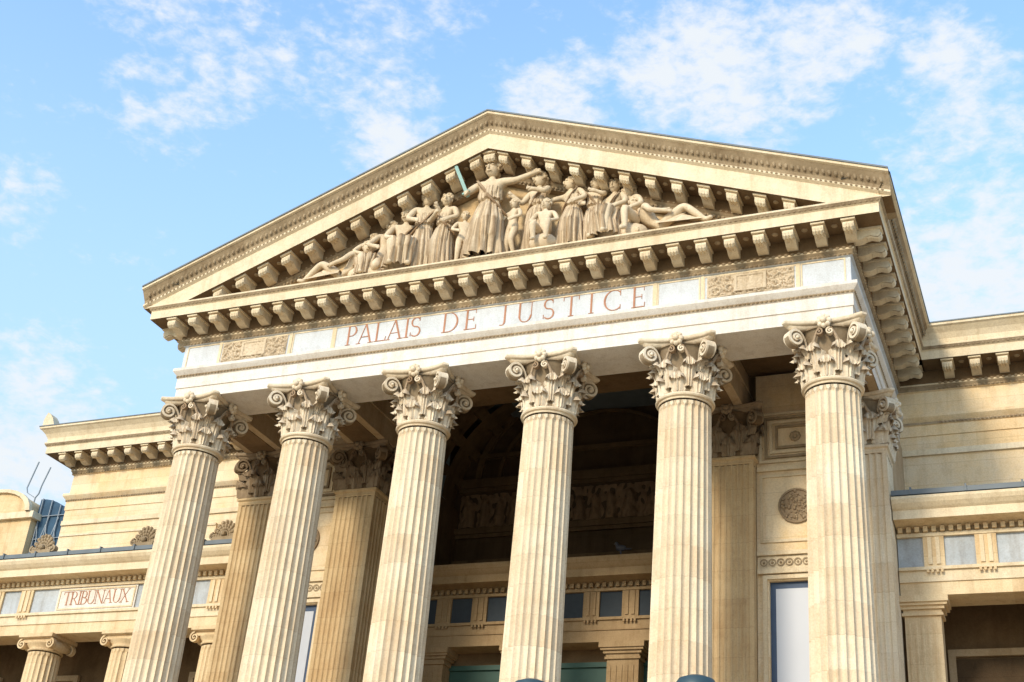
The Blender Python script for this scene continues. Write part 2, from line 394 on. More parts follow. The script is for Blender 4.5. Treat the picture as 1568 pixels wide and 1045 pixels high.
# ------------------------------------------------------------------ porch back walls
mb=MB()
WM=[M_OCHRE,M_ORN,M_CREAM,M_GLASS,M_FRAME,M_PANEL,M_SOF,M_CAPD]
WY=3.12
for s in (-1,1):
    c=6.125*s; x0,x1=c-.875,c+.875
    mb.box(x0,x1,WY,WY+.5,11.0,15.9,0)
    mb.box(x0,c-.62,WY,WY+.5,2.9,11.0,0); mb.box(c+.62,x1,WY,WY+.5,2.9,11.0,0)
    mb.box(c-.62,c+.62,WY+.10,WY+.16,2.9,11.0,4); mb.box(c-.50,c+.50,WY+.085,WY+.1,2.9,10.85,3)
    mb.box(c-.85,c+.85,WY-.10,WY,11.14,11.24,2); mb.frame(c-.75,c+.75,2.9,11.12,WY,.09,.05,2)
    mb.box(c-.85,c+.85,WY-.03,WY,11.25,11.54,2)
    for i in range(9):
        cc=Vector((c-.72+i*.18,WY-.035,11.395)); P=[]
        for r in (.085,.06): P.append([cc+Vector((r*cos(t*pi/6),-.02,r*sin(t*pi/6))) for t in range(12)])
        mb.grid(P,1,True); mb.merge(ball(.03,cc,(1,.6,1)),m=1)
    mb.box(c-.86,c+.86,WY-.09,WY,11.55,11.64,2)
    mb.frame(c-.80,c+.80,11.85,13.42,WY,.06,.035,2)
    P=[(.40,WY),(.40,WY-.05),(.36,WY-.06),(.35,WY-.03),(.0,WY-.03)]
    mb.grid([[(c+r*cos(2*pi*j/28),y,12.66+r*sin(2*pi*j/28)) for j in range(28)] for r,y in P],7,True)
    for i in range(110):   # carved wreath and foliage in the medallion
        a=random.random()*2*pi; r=.34*sqrt(random.random()); mb.merge(ball(.016+.022*random.random(),(c+r*cos(a),WY-.04,12.66+r*sin(a)),(1,1,1),6,4),m=7 if i%3 else 1)
    mb.box(c-.85,c+.85,WY-.07,WY,13.50,13.60,2)
    for q in range(4): mb.frame(c-.80+q*.12,c+.80-q*.12,13.70+q*.11,14.92-q*.11,WY-.002*q,.055,.05,2 if q%2==0 else 1)
    for q in range(8): mb.merge(ball(.05,(c+.08*cos(q*pi/4),WY-.03,14.31+.08*sin(q*pi/4)),(1,.6,1)),m=1)
mb.obj('porch_side_wall',WM,CH)
# ------------------------------------------------------------------ central recess
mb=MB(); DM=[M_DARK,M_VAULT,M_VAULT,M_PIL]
BY=7.5
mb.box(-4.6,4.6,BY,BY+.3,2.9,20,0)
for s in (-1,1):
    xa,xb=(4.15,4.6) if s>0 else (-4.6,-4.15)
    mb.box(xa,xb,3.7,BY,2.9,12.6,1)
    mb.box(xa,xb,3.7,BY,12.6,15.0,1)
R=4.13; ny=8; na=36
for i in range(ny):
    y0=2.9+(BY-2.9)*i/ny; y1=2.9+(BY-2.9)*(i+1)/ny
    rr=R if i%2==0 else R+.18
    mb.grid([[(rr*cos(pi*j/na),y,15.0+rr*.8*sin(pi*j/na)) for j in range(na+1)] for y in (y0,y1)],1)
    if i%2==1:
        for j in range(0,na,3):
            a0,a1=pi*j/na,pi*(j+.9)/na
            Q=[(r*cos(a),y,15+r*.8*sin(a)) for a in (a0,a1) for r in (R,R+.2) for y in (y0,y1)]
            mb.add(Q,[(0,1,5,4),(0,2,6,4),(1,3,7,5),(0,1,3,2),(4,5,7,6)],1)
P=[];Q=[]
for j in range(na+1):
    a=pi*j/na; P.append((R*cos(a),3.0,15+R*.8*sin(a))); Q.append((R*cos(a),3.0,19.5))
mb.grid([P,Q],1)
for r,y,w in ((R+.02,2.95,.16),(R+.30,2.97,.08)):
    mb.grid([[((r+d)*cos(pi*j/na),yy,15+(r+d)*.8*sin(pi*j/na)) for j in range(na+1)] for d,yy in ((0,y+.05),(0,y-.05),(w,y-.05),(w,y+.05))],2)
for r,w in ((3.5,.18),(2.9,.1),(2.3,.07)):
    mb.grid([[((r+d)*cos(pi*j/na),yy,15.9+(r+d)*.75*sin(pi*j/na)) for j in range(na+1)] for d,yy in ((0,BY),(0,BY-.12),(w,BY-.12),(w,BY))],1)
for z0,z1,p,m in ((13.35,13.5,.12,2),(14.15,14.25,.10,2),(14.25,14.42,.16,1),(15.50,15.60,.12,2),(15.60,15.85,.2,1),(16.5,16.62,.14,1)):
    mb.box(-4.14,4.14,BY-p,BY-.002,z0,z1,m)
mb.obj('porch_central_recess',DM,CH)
def relief(name,x0,x1,z0,z1,y,d,mat,seed,parent,nx=120,nz=30,kind='fig'):
    mb=MB(); P=[]
    for i in range(nz+1):
        r=[]
        for j in range(nx+1):
            x=x0+(x1-x0)*j/nx; z=z0+(z1-z0)*i/nz; v=i/nz
            if kind=='fig':
                c=.55; q=(x+seed*.13)/c+.25*sin(x*2.1); u=(q%1)-.5; k=math.floor(q)
                hgt=.58+.27*((math.sin(k*12.9+seed)*43758.5)%1)
                w=.30*(1-.5*v)+.10*noise.noise((x*5,z*6,seed))
                b=max(0,1-(u/(w+.05))**2)**.5 if v<hgt and abs(u)<w+.05 else 0
                hd=max(0,1-((u/.16)**2+((v-hgt)/.13)**2))**.5
                h=max(b*.8,hd)+.35*noise.noise((x*9,z*5,seed+3))
            else:
                p=(z1-z0)*.62; kx=(x-x0)/p; kz=(z-z0)/p; u=(kx%1)-.5; k=math.floor(kx); w=(kz%1)-.5; k+=math.floor(kz)
                rr=sqrt(u*u+w*w); aa=atan2(w*(1 if k%2 else -1),u)
                h=.45+.45*sin(aa+rr*20); h*=max(0,min(1,(.7-rr)*4))
                h=max(0,h*.6+.75*noise.noise((x*11,z*11,seed))+.5*noise.noise((x*26,z*26,seed))+.1)
                cx=(x-(x0+x1)/2)/.34; cz=(z-(z0+z1)/2)/.20
                if abs(cx)<1 and abs(cz)<1: h=.9 if max(abs(cx),abs(cz))>.8 else .55+.2*noise.noise((x*18,z*18,1))
                e=min(v,1-v,(x-x0)/(z1-z0),(x1-x)/(z1-z0)); h*=min(1,e*14)
            r.append((x,y-d*h,z))
        P.append(r)
    mb.grid(P,0)
    return mb.obj(name,[mat],parent,80)
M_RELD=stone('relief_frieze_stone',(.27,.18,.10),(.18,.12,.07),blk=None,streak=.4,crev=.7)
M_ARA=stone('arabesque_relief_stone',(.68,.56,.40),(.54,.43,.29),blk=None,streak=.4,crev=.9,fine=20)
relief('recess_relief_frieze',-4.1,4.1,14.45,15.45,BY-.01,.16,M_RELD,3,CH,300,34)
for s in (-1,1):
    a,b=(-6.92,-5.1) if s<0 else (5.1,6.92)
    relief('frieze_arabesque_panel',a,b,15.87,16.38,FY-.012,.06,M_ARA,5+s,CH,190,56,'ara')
mb=MB()
for a,b in ((-7.95,-7.0),(-6.98,-5.02),(-4.95,-3.85),(-3.80,3.95),(4.02,4.95),(5.02,6.98),(7.05,7.95)):
    w=.03
    mb.box(a,b,FY-.014,FY,16.38,16.41,0); mb.box(a,b,FY-.014,FY,15.83,15.86,0)
    mb.box(a,a+w,FY-.014,FY,15.86,16.38,0); mb.box(b-w,b,FY-.014,FY,15.86,16.38,0)
for x in (-6.99,-5.0,-3.82,3.98,5.0,7.0): mb.box(x-.035,x+.035,FY-.018,FY,15.80,16.42,0)
mb.obj('frieze_panel_mouldings',[M_CREAM],CH)
# ------------------------------------------------------------------ lower order entablature
M_LOW=stone('limestone_lower_order',(.75,.61,.39),(.67,.50,.29),streak=.35,tint=.18)
LM=[M_LOW,M_PANEL,M_ORN,M_LEAD,M_CREAM,M_PALE]
def lower_entab(name,x0,x1,yf,depth,blocks,lead=True,skip=None,ends=(0,0),pm=1,mats=LM):
    mb=MB()
    mb.box(x0,x1,yf,yf+depth,10.70,12.16,0)
    mb.box(x0,x1,yf-.03,yf,10.98,11.22,4); mb.box(x0,x1,yf-.08,yf,11.221,11.29,4)
    mb.box(x0,x1,yf-.012,yf,11.291,11.94,pm)
    for b in blocks:
        if skip and skip[0]-.1<b<skip[1]+.1: continue
        mb.box(b-.21,b+.21,yf-.07,yf-.012,11.291,11.94,0)
        mb.box(b-.12,b-.04,yf-.10,yf-.07,11.33,11.92,4); mb.box(b+.04,b+.12,yf-.10,yf-.07,11.33,11.92,4)
        for q in (-.14,-.05,.05,.14): mb.box(b+q-.025,b+q+.025,yf-.12,yf-.08,11.15,11.22,0)
    if skip:
        mb.box(skip[0],skip[1],yf-.05,yf-.012,11.30,11.93,5); mb.frame(skip[0]+.05,skip[1]-.05,11.33,11.90,yf-.05,.04,.02,4)
    mb.box(x0,x1,yf-.09,yf,11.941,12.02,4)
    row(mb,blockT(.09,.11,.10),(x0,yf),(x1,yf),(0,-1),.06,12.03,.17,0)
    prof=[(.06,12.02),(.06,12.14),(.18,12.17),(.50,12.19),(.50,12.38),(.55,12.42),(.62,12.50),(.66,12.58),(.66,12.64),(.0,12.68)]
    sweep(mb,prof,[(x0,yf),(x1,yf)],[(-ends[0],-1),(ends[1],-1)],[2,0,0,4,4,4,4,4,3])
    if lead:
        mb.box(x0,x1,yf-.60,yf+2.3,12.69,12.80,3)
        x=x0+.4
        while x<x1: mb.box(x-.02,x+.02,yf-.63,yf+2.0,12.68,12.84,3); x+=1.1
    else: mb.box(x0,x1,yf-.2,yf+1.6,12.66,12.72,0)
    return mb.obj(name,mats,CH)
WF=3.6
lower_entab('right_wing_entablature',8.12,26,WF,.8,[8.85+1.03*i for i in range(16)])
lower_entab('left_wing_entablature',-26,-8.12,WF,.8,[-8.85-1.03*i for i in range(16)],skip=(-13.95,-11.35))
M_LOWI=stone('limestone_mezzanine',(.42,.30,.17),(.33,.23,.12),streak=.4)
M_PDK=plain('mezzanine_window_dark',(.05,.06,.07),.8,spec=.1)
lower_entab('mezzanine_entablature',-4.14,4.14,6.0,.7,[-3.5+i for i in range(8)],lead=False,mats=[M_LOWI,M_PDK,M_ORN,M_LEAD,M_LOWI,M_PALE])
mb=MB()
for s in (-1,1):
    a,b=(8.1,26) if s>0 else (-26,-8.1)
    mb.box(a,b,YB-.25,YB-.05,2.9,12.6,0)
    mb.box(a,b,WF+.8,YB,11.3,11.4,1)
    xa,xb=(7.55,8.095) if s>0 else (-8.095,-7.55)
    mb.box(xa,xb,3.71,YB,2.9,14.99,2)
    for q in range(8):
        c=s*(9.7+q*2.75)
        mb.box(c-.75,c+.75,YB-.30,YB-.25,2.9,9.9,3); mb.frame(c-.9,c+.9,2.9,10.1,YB-.25,.15,.1,2)
mb.box(-4.14,4.14,6.9,7.0,2.9,10.0,3)
mb.obj('wing_loggia_walls',[M_SOF,M_SOF,M_BEAM,M_DARK],CH)
mb=MB()
for c in (-2.6,0,2.6):
    mb.box(c-.95,c+.95,6.55,6.62,2.9,10.25,0); mb.frame(c-1.05,c+1.05,2.9,10.35,6.55,.12,.06,0)
mb.box(-4.1,4.1,6.63,6.75,2.9,10.9,1)
mb.obj('recess_doors',[M_GREEN,M_SOF],CH)
IC=shaft_mesh(3.2,10.26,.50,.43,20,depth=.05)
IC.lathe([(.43,10.26),(.46,10.27),(.47,10.30),(.44,10.32),(.44,10.36),(.50,10.42),(.52,10.47),(.40,10.48)],32)
IC.box(-.50,.50,-.42,.42,10.47,10.58); IC.box(-.56,.56,-.52,.52,10.60,10.698); IC.box(-.52,.52,-.48,.48,10.58,10.60)
for s in (-1,1):
    for yy in (-1,1): spiral(IC,(s*.47,yy*.40,10.43),(s,0,0),(0,1,0),.17,1.8,pi/2,1,.05,.06)
    IC.merge(ball(.13,(s*.47,0,10.43),(1,3.0,1),12,8))
IC.box(-.6,.6,-.6,.6,2.9,3.2)
M_ION=stone('limestone_ionic',(.73,.58,.36),(.65,.49,.29),blk=(1.1,1.1,.62),tint=.2,joint=.2,streak=.3)
ic_me=IC.mesh('ionic_column',[M_ION],45)
for x in [-8.75,-11.55,-14.3,-17.05,-19.8,11.3,14.05,16.8,19.55]:
    o=link(bpy.data.objects.new('ionic_column',ic_me),CH); o.location=(x,WF+.38,0)
mb=MB()
def ionic_pil(x,y,w=.42,m=0):
    mb.box(x-w,x+w,y-.02,y+.4,2.9,10.30,m)
    for q in range(5): mb.box(x-w+.07+q*(2*w-.14)/4.6,x-w+.11+q*(2*w-.14)/4.6,y-.04,y-.02,3.2,10.15,m)
    mb.box(x-w-.05,x+w+.05,y-.07,y+.42,10.301,10.36,m); mb.box(x-w-.02,x+w+.02,y-.05,y+.42,10.36,10.43,m)
    mb.box(x-w-.08,x+w+.08,y-.10,y+.44,10.43,10.50,m); mb.box(x-w-.14,x+w+.14,y-.15,y+.46,10.50,10.56,m); mb.box(x-w-.17,x+w+.17,y-.19,y+.46,10.56,10.697,m)
for x in (-3.85,-1.3,1.3,3.85): ionic_pil(x,6.15,.40,1)
ionic_pil(8.52,WF+.12,.36)
mb.obj('lower_pilasters',[M_ION,M_LOWI],CH)
# ------------------------------------------------------------------ main block
mb=MB()
XE=16.6
for s in (-1,1):
    if s>0: pts=[(FX,YB),(XE,YB),(XE,30)]; offs=[(0,-1),(1,-1),(1,0)]
    else: pts=[(-XE,30),(-XE,YB),(-FX,YB)]; offs=[(-1,0),(-1,-1),(0,-1)]
    sweep(mb,ENT,pts,offs,[{0:4,6:4}.get(k,k) for k in EM])
    sweep(mb,SIMA,pts,offs,[1,1,1,1,1,1,5,5,5])
    a,b=((FX+.95,YB),(XE,YB)) if s>0 else ((-XE,YB),(-FX-.95,YB))
    entab_rows(mb,a,b,(0,-1),0 if s>0 else 1,1 if s>0 else 0)
    a,b=(FX-.4,XE-.003) if s>0 else (-XE+.003,-FX+.4)
    mb.box(a,b,YB+.003,30,2.9,17.2,4)
    mb.box(a,b,YB-.05,YB+.003,14.78,14.92,1)
    xs_=(10.9,XE-.1) if s>0 else (-XE+.1,-10.9)
    mb.box(xs_[0],xs_[1],YB-.06,YB+.003,12.7,14.4,4)
    mb.box(xs_[0],xs_[1],YB-.09,YB+.003,14.4,14.46,1)
mb.box(-XE,XE,YB,30,17.7,17.83,5)
for s in (-1,1):
    x=s*(XE+.75)
    pr=[(-.22,0),(-.22,.25),(-.12,.5),(.0,.42),(.12,.28),(.25,0)]
    mb.add([(x+a*-s,4.95,17.79+b) for a,b in pr]+[(x+a*-s,5.25,17.79+b) for a,b in pr],[(0,1,2,3,4,5),(11,10,9,8,7,6)]+[(i,(i+1)%6,(i+1)%6+6,i+6) for i in range(6)],1)
mb.obj('main_block',[M_OCHRE,M_CREAM,M_ORN,M_SOF,M_OCHRE,M_LEAD],CH)
def palmette(c,s=1.):
    b=MB()
    b.box(c[0]-.34*s,c[0]+.34*s,c[1]-.1,c[1]+.12,c[2],c[2]+.12*s)
    b.merge(ball(.09*s,(c[0],c[1]-.08,c[2]+.2*s)))
    for i in range(9):
        a=radians(5+170*i/8); L=.42*s
        for k in range(4):
            t=.35+.65*k/3
            b.merge(ball((.035+.03*t)*s,(c[0]+cos(a)*L*t*.8,c[1]-.02,c[2]+.14*s+sin(a)*L*t),(1,.9,1),6,5))
    b.add([(c[0]+.32*s*cos(pi*j/10),c[1]+yy,c[2]+.14*s+.42*s*sin(pi*j/10)) for yy in (.0,.06) for j in range(11)],[tuple(range(11)),tuple(range(21,10,-1))])
    for sx in (-1,1): spiral(b,(c[0]+sx*.36*s,c[1],c[2]+.14*s),(sx,0,0),(0,1,0),.13*s,1.4,pi/2,1,.05*s,.07)
    return b
mb=MB()
for x in (-8.6,-11.1,-14.5,-17.9): mb.merge(palmette((x,3.15,12.80),.95))
mb.obj('antefix_ornaments',[M_ORN],CH)
mb=MB()
mb.box(-26,26,-2.0,7.5,0,2.88,0)
for i in range(17): mb.box(-8.6,8.6,-2.0-.32*(17-i),-2.0-.32*(16-i),0,2.88-.165*(17-i),0)
mb.obj('podium_steps',[M_WARM],CH)
# ------------------------------------------------------------------ inscription
def glyph(ch):
    P=[];T=.085;t=.032
    def bar(x0,z0,x1,z1,w): P.append([(x0-w/2,z0),(x0+w/2,z0),(x1+w/2,z1),(x1-w/2,z1)])
    def rect(x0,x1,z0,z1): P.append([(x0,z0),(x1,z0),(x1,z1),(x0,z1)])
    def sf(x,top,l=.12):
        if top: rect(x-l,x+l,.97,1)
        else: rect(x-l,x+l,0,.03)
    def arc(cx,cz,rx,rz,a0,a1,wt,wn,n=18):
        for i in range(n):
            q=[]
            for k in (i,i+1):
                a=radians(a0+(a1-a0)*k/n); w=wn+(wt-wn)*abs(cos(a))**1.5
                q.append(((cx+rx*cos(a),cz+rz*sin(a)),(cx+(rx-w)*cos(a),cz+(rz-max(w*.8,wn))*sin(a))))
            P.append([q[0][0],q[1][0],q[1][1],q[0][1]])
    def stem(x,b=1,tp=1,w=T,z0=0,z1=1):
        bar(x,z0,x,z1,w)
        if b: sf(x,0)
        if tp: sf(x,1)
    if ch in'PRB':
        stem(.17); rect(.17,.32,.965,1); rect(.17,.32,.45 if ch!='B' else .5,.485 if ch!='B' else .535)
        arc(.32,.725,.27,.275,-90,90,T,t)
        if ch=='R': bar(.36,.47,.70,0,T); rect(.62,.82,0,.03)
        if ch=='B': rect(.17,.34,0,.035); arc(.34,.265,.32,.265,-90,90,T,t)
        return {'P':.64,'R':.82,'B':.70}[ch],P
    if ch=='A': bar(.12,0,.42,1,t); bar(.42,1,.74,0,T); rect(.2,.62,.32,.35); sf(.12,0,.11); sf(.74,0,.14); return .9,P
    if ch=='L': stem(.17); rect(.17,.62,0,.035); P.append([(.58,.03),(.62,.03),(.64,.22),(.62,.22)]); return .66,P
    if ch=='I': stem(.17); return .34,P
    if ch=='S':
        arc(.30,.745,.24,.255,40,270,.070,.05); arc(.30,.27,.26,.27,90,-140,.075,.05); rect(.46,.49,.78,.95); rect(.05,.08,.05,.24); return .58,P
    if ch=='D': stem(.17); rect(.17,.35,.965,1); rect(.17,.35,0,.035); arc(.35,.5,.48,.5,-90,90,T,t,26); return .86,P
    if ch=='E':
        stem(.17); rect(.17,.60,.965,1); rect(.17,.50,.49,.52); rect(.17,.62,0,.035)
        rect(.575,.60,.80,.965); rect(.48,.505,.40,.62); rect(.605,.63,.035,.22); return .66,P
    if ch=='J': stem(.30,b=0,z0=.15); arc(.16,.18,.185,.20,0,-120,T,t); return .46,P
    if ch=='U': stem(.17,b=0,z0=.32); stem(.72,b=0,w=t,z0=.32); arc(.435,.34,.31,.34,180,360,T,t,22); return .86,P
    if ch=='T': stem(.38,tp=0); rect(.02,.74,.965,1); rect(.02,.045,.78,.965); rect(.715,.74,.78,.965); return .76,P
    if ch=='C': arc(.47,.5,.45,.5,48,312,T,t,30); rect(.74,.77,.70,.95); rect(.74,.77,.05,.26); return .84,P
    if ch=='N': stem(.13,w=t); stem(.76,b=0,w=t); bar(.13,1,.74,0,T); return .9,P
    if ch=='X': bar(.12,1,.70,0,T); bar(.12,0,.68,1,t); sf(.12,1); sf(.70,0); sf(.12,0); sf(.68,1); return .82,P
def word(mb,w,x0,x1,z0,h,y):
    gs=[glyph(c) for c in w]; tot=sum(g[0] for g in gs)*h; gap=(x1-x0-tot)/(len(w)-1)
    x=x0; k=0
    for wd,P in gs:
        for p in P:
            k+=1; yy=y-.010-.0006*(k%9)
            vs=[(x+a*h,yy,z0+b*h) for a,b in p]+[(x+a*h,y+.002,z0+b*h) for a,b in p]
            mb.add(vs,[(0,1,2,3),(0,1,5,4),(1,2,6,5),(2,3,7,6),(3,0,4,7)])
        x+=wd*h+gap
mb=MB()
word(mb,'PALAIS',-3.52,-1.55,15.88,.51,FY); word(mb,'DE',-1.05,-.16,15.88,.51,FY); word(mb,'JUSTICE',.36,3.76,15.88,.51,FY)
mb.obj('inscription_palais_de_justice',[M_LET],CH,0)
mb=MB(); word(mb,'TRIBUNAUX',-13.75,-11.55,11.46,.37,WF-.05)
mb.obj('inscription_tribunaux',[M_LET],CH,0)
# ------------------------------------------------------------------ sculpture
SC=empty('pediment_sculpture_group')
BZ=17.42
def skin_mesh(J,E):
    names=list(J); me=bpy.data.meshes.new('sk'); me.from_pydata([J[n][0] for n in names],[(names.index(a),names.index(b)) for a,b in E],[])
    o=bpy.data.objects.new('sk',me); COL.objects.link(o)
    o.modifiers.new('s','SKIN')
    sd=me.skin_vertices[0].data
    for i,n in enumerate(names):
        r=J[n][1]; sd[i].radius=(r,r); sd[i].use_root=(i==0)
    o.modifiers.new('u','SUBSURF').levels=2
    dg=bpy.context.evaluated_depsgraph_get(); ev=o.evaluated_get(dg); m2=ev.to_mesh()
    b=MB(); b.add([v.co[:] for v in m2.vertices],[tuple(p.vertices) for p in m2.polygons]); ev.to_mesh_clear()
    bpy.data.objects.remove(o); return b
def drape(rings,folds=9,amp=.16,seed=0,n=120,knee=None):
    P=[];K=[]
    for i in range(len(rings)-1):
        for q in range(6):
            t=q/6; K.append([a+(b-a)*(t*t*(3-2*t)) for a,b in zip(rings[i],rings[i+1])])
    K.append(list(rings[-1])); m=len(K)
    for i,(cx,cy,z,rx,ry) in enumerate(K):
        v=i/(m-1); r=[]
        for j in range(n):
            a=2*pi*j/n
            ph=a*folds/2+seed+v*1.8*sin(seed*2.3)+.9*noise.noise((cos(a)*1.5,sin(a)*1.5+v*1.2,seed))
            g=1-abs(sin(ph)); ph2=a*folds*.9+seed*2-v*1.1
            f=1-amp*(.35+.65*v)*g**1.6-.10*(1-abs(sin(ph2)))**3+.16*noise.noise((cos(a)*1.8+seed,sin(a)*1.8,v*3))
            if knee:
                f+=knee[2]*max(0,cos(a-knee[0]))**6*max(0,1-abs(v-knee[1])*2.6)
            r.append((cx+rx*f*cos(a),cy+ry*f*sin(a),z))
        P.append(r)
    b=MB(); b.grid(P,0,True); b.add(P[0],[tuple(range(n))]); return b
def figure(x,y,top,pose='stand',rot=0,armL=None,armR=None,lean=0,nude=False,seed=0,flip=1,base=BZ,dw=1.0,wide=1.06,hs=1.16,turn=0):
    J={};E=[('pel','wai'),('wai','che'),('che','nek'),('nek','hea'),('che','shL'),('shL','elL'),('elL','haL'),('che','shR'),('shR','elR'),('elR','haR'),('pel','hiL'),('hiL','knL'),('knL','anL'),('anL','toL'),('pel','hiR'),('hiR','knR'),('knR','anR'),('anR','toR')]
    H=top-base
    s,pz={'stand':(H,.52),'sit':(H/.80,.32),'kneel':(H/.76,.28),'recline':(H/.56,.10)}[pose]
    V=Vector
    up=V((lean,0,1)).normalized(); sd=V((1,0,-lean)).normalized()
    if pose=='recline': up=V((-.62*flip,-.05,.78)).normalized(); sd=V((.35*flip,-.90,.25)).normalized()
    J['pel']=(V((0,0,0)),.072)
    J['wai']=(up*.10,.058); J['che']=(up*.21,.080); J['nek']=(up*.31,.029); J['hea']=(up*.345,.027)
    for k,q in (('L',-1),('R',1)):
        J['sh'+k]=(up*.265+sd*.112*q,.040)
        given=armL if k=='L' else armR
        arm=given or ((q*.18,-.04,.12),(q*.10,-.14,.05))
        J['el'+k]=(V(arm[0]),.030); J['ha'+k]=(V(arm[1]),.021)
        J['hi'+k]=(V((q*.055,0,-.03)),.060)
        if pose=='stand':
            J['kn'+k]=(V((q*.06,-.03-(.05 if q*flip>0 else 0),-.26)),.046); J['an'+k]=(V((q*.065,.0,-.48)),.028); J['to'+k]=(V((q*.08,-.07,-.505)),.025)
        elif pose=='sit':
            J['kn'+k]=(V((q*.10,-.22,.02*q)),.050); J['an'+k]=(V((q*.08,-.20,-.27)),.030); J['to'+k]=(V((q*.09,-.27,-.30)),.026)
        elif pose=='kneel':
            if q*flip>0: J['kn'+k]=(V((q*.1,-.21,.02)),.048); J['an'+k]=(V((q*.1,-.19,-.24)),.030); J['to'+k]=(V((q*.1,-.26,-.26)),.026)
            else: J['kn'+k]=(V((q*.08,-.16,-.2)),.048); J['an'+k]=(V((q*.08,.08,-.23)),.030); J['to'+k]=(V((q*.08,.14,-.22)),.026)
        else:
            kx=.25 if q>0 else .22; kz=.17 if q>0 else .02
            J['hi'+k]=(V((.03*flip,-.05*q,.0)),.060)
            J['kn'+k]=(V((kx*flip,-.06*q-.03,kz)),.046); J['an'+k]=(V(((kx+.20)*flip,-.05*q-.03,-.03)),.028); J['to'+k]=(V(((kx+.27)*flip,-.05*q-.05,-.01)),.022)
            if given is None:
                if q<0: J['elL']=(V((-.30*flip,-.06,.07)),.030); J['haL']=(V((-.20*flip,-.12,-.04)),.022)
                else: J['elR']=(V((-.05*flip,-.16,.13)),.030); J['haR']=(V((.10*flip,-.15,.10)),.022)
    for k in 'LR':
        h=J['ha'+k][0]; e=J['el'+k][0]; d=(h-e).normalized(); n_=d.cross(V((0,1,.3))).normalized()
        J['pm'+k]=(h+d*.022,.018); E.append(('ha'+k,'pm'+k))
        for f in range(4):
            o=n_*(.012*(f-1.5)); J['f%d%s'%(f,k)]=(h+d*(.058-.005*abs(f-1.5))+o,.0065); E.append(('pm'+k,'f%d%s'%(f,k)))
        J['t%s'%k]=(h+d*.03+n_*.032,.0065); E.append(('ha'+k,'t'+k))
    J={n:(p*s,r*s) for n,(p,r) in J.items()}
    b=skin_mesh(J,E)
    hd=J['nek'][0]+up*s*.092+V((0,-.012*s,0)); u=s*hs
    hb=MB(); O=V((0,0,0))
    hb.merge(ball(.055*u,O,(.82,1.0,1.22),14,12))
    hb.merge(ball(.012*u,O+V((0,-.057*u,-.004*u)),(.8,1.2,1.8),8,6))
    hb.merge(ball(.010*u,O+V((0,-.050*u,-.034*u)),(2.0,.8,.6),8,6))
    for q in (-1,1): hb.merge(ball(.012*u,O+V((q*.022*u,-.045*u,.016*u)),(1.3,.7,.6),8,6)); hb.merge(ball(.014*u,O+V((q*.048*u,0,0)),(.5,1,1.4),6,5))
    for i in range(40):
        a=random.random()*2*pi; e=random.random()*1.35
        p=V((cos(a)*cos(e)*.050,sin(a)*cos(e)*.054+.012,sin(e)*.066+.012))
        if p.y<-.028 and p.z<.048: continue
        hb.merge(ball((.011+.007*random.random())*u,p*u,(1,1,1),6,5))
    hb.merge(ball(.03*u,V((0,.06*u,-.01*u)),(1,1,1),8,6))
    b.merge(hb,Matrix.Translation(hd)@Matrix.Rotation(turn,4,'Z'))
    if not nude:
        kn=(-pi/2+(.45 if flip>0 else -.45),.55,.30)
        if pose=='stand':
            b.merge(drape([tuple(q*s for q in r) for r in [(0,0,.20,.092,.078),(0,-.005,.13,.094,.082),(0,-.005,.075,.098,.086),(0,0,.06,.07,.062)]],15,.2,seed+3,90))
            rg=[(0,0,.075,.074,.064),(0,-.005,0,.104,.092),(0,-.01,-.18,.118*dw,.115*dw),(0,-.01,-.36,.130*dw,.122*dw),(0,0,-.51,.150*dw,.132*dw)]
        elif pose in('sit','kneel'): rg=[(0,0,.08,.080,.066),(0,-.03,.03,.120,.116),(0,-.10,.01,.16,.168),(0,-.12,-.12,.145*dw,.165*dw),(0,-.10,-.30,.175*dw,.17*dw)]
        else: rg=None
        if rg: b.merge(drape([tuple(q*s for q in r) for r in rg],15,.40,seed,knee=kn))
        for i in range(5):
            P=[]
            for j in range(17):
                t=j/16; sg=1 if seed%2 else -1
                p=J['shL' if seed%2 else 'shR'][0]*(1-t)+V((.10*s*sg,0,-.06*s))*t
                p=p+V((.012*s*i*sg,-.084*s*sin(pi*min(1,t*.85+.15)),.03*s-.024*s*i*(1-t*.4)))
                r=.011*s
                P.append([p+V((r*cos(q*pi/3),r*.9*sin(q*pi/3),r*sin(q*pi/3))) for q in range(6)])
            b.merge(MB().grid(P,0,True))
    if pose=='recline':
        P=[]
        for i in range(31):
            t=i/30; cx=(.46*t)*flip*s; hgt=(.070+.09*max(0,1-abs(t-.5)*3.4))*s*(1-.35*t)
            P.append([(cx,-.03*s+.11*s*cos(a)*(1-.3*t),-.05*s+hgt*sin(a)*(1-.28*(1-abs(sin(a*3+t*11)))**2)+.03*s) for a in [pi*q/30 for q in range(31)]])
        b.merge(MB().grid(P,0))
    if pose in('sit','kneel'): b.merge(ball(.2*s,(0,.02*s,-.22*s),(1.0,.8,.7),10,8))
    Mx=Matrix.Translation((x,y,base+pz*s))@Matrix.Scale(wide,4,(1,0,0))@Matrix.Rotation(rot,4,'Z')
    out=MB(); out.merge(b,Mx)
    return out
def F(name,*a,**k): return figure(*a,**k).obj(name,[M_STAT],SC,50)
Y0=-.80
F('justice_figure',.0,-.90,20.16,'stand',0,armL=((-.19,-.06,.16),(-.14,-.155,.09)),armR=((.21,-.03,.235),(.37,-.04,.275)),seed=1,dw=1.26,wide=1.10,turn=-.15)
F('standing_figure',-1.70,Y0,19.66,'stand',.5,armR=((.16,-.08,.16),(.10,-.15,.24)),seed=2,turn=.3)
F('standing_figure',-1.16,Y0,19.54,'stand',-.2,armL=((-.17,-.06,.13),(-.02,-.15,.16)),seed=3,flip=-1,turn=.4)
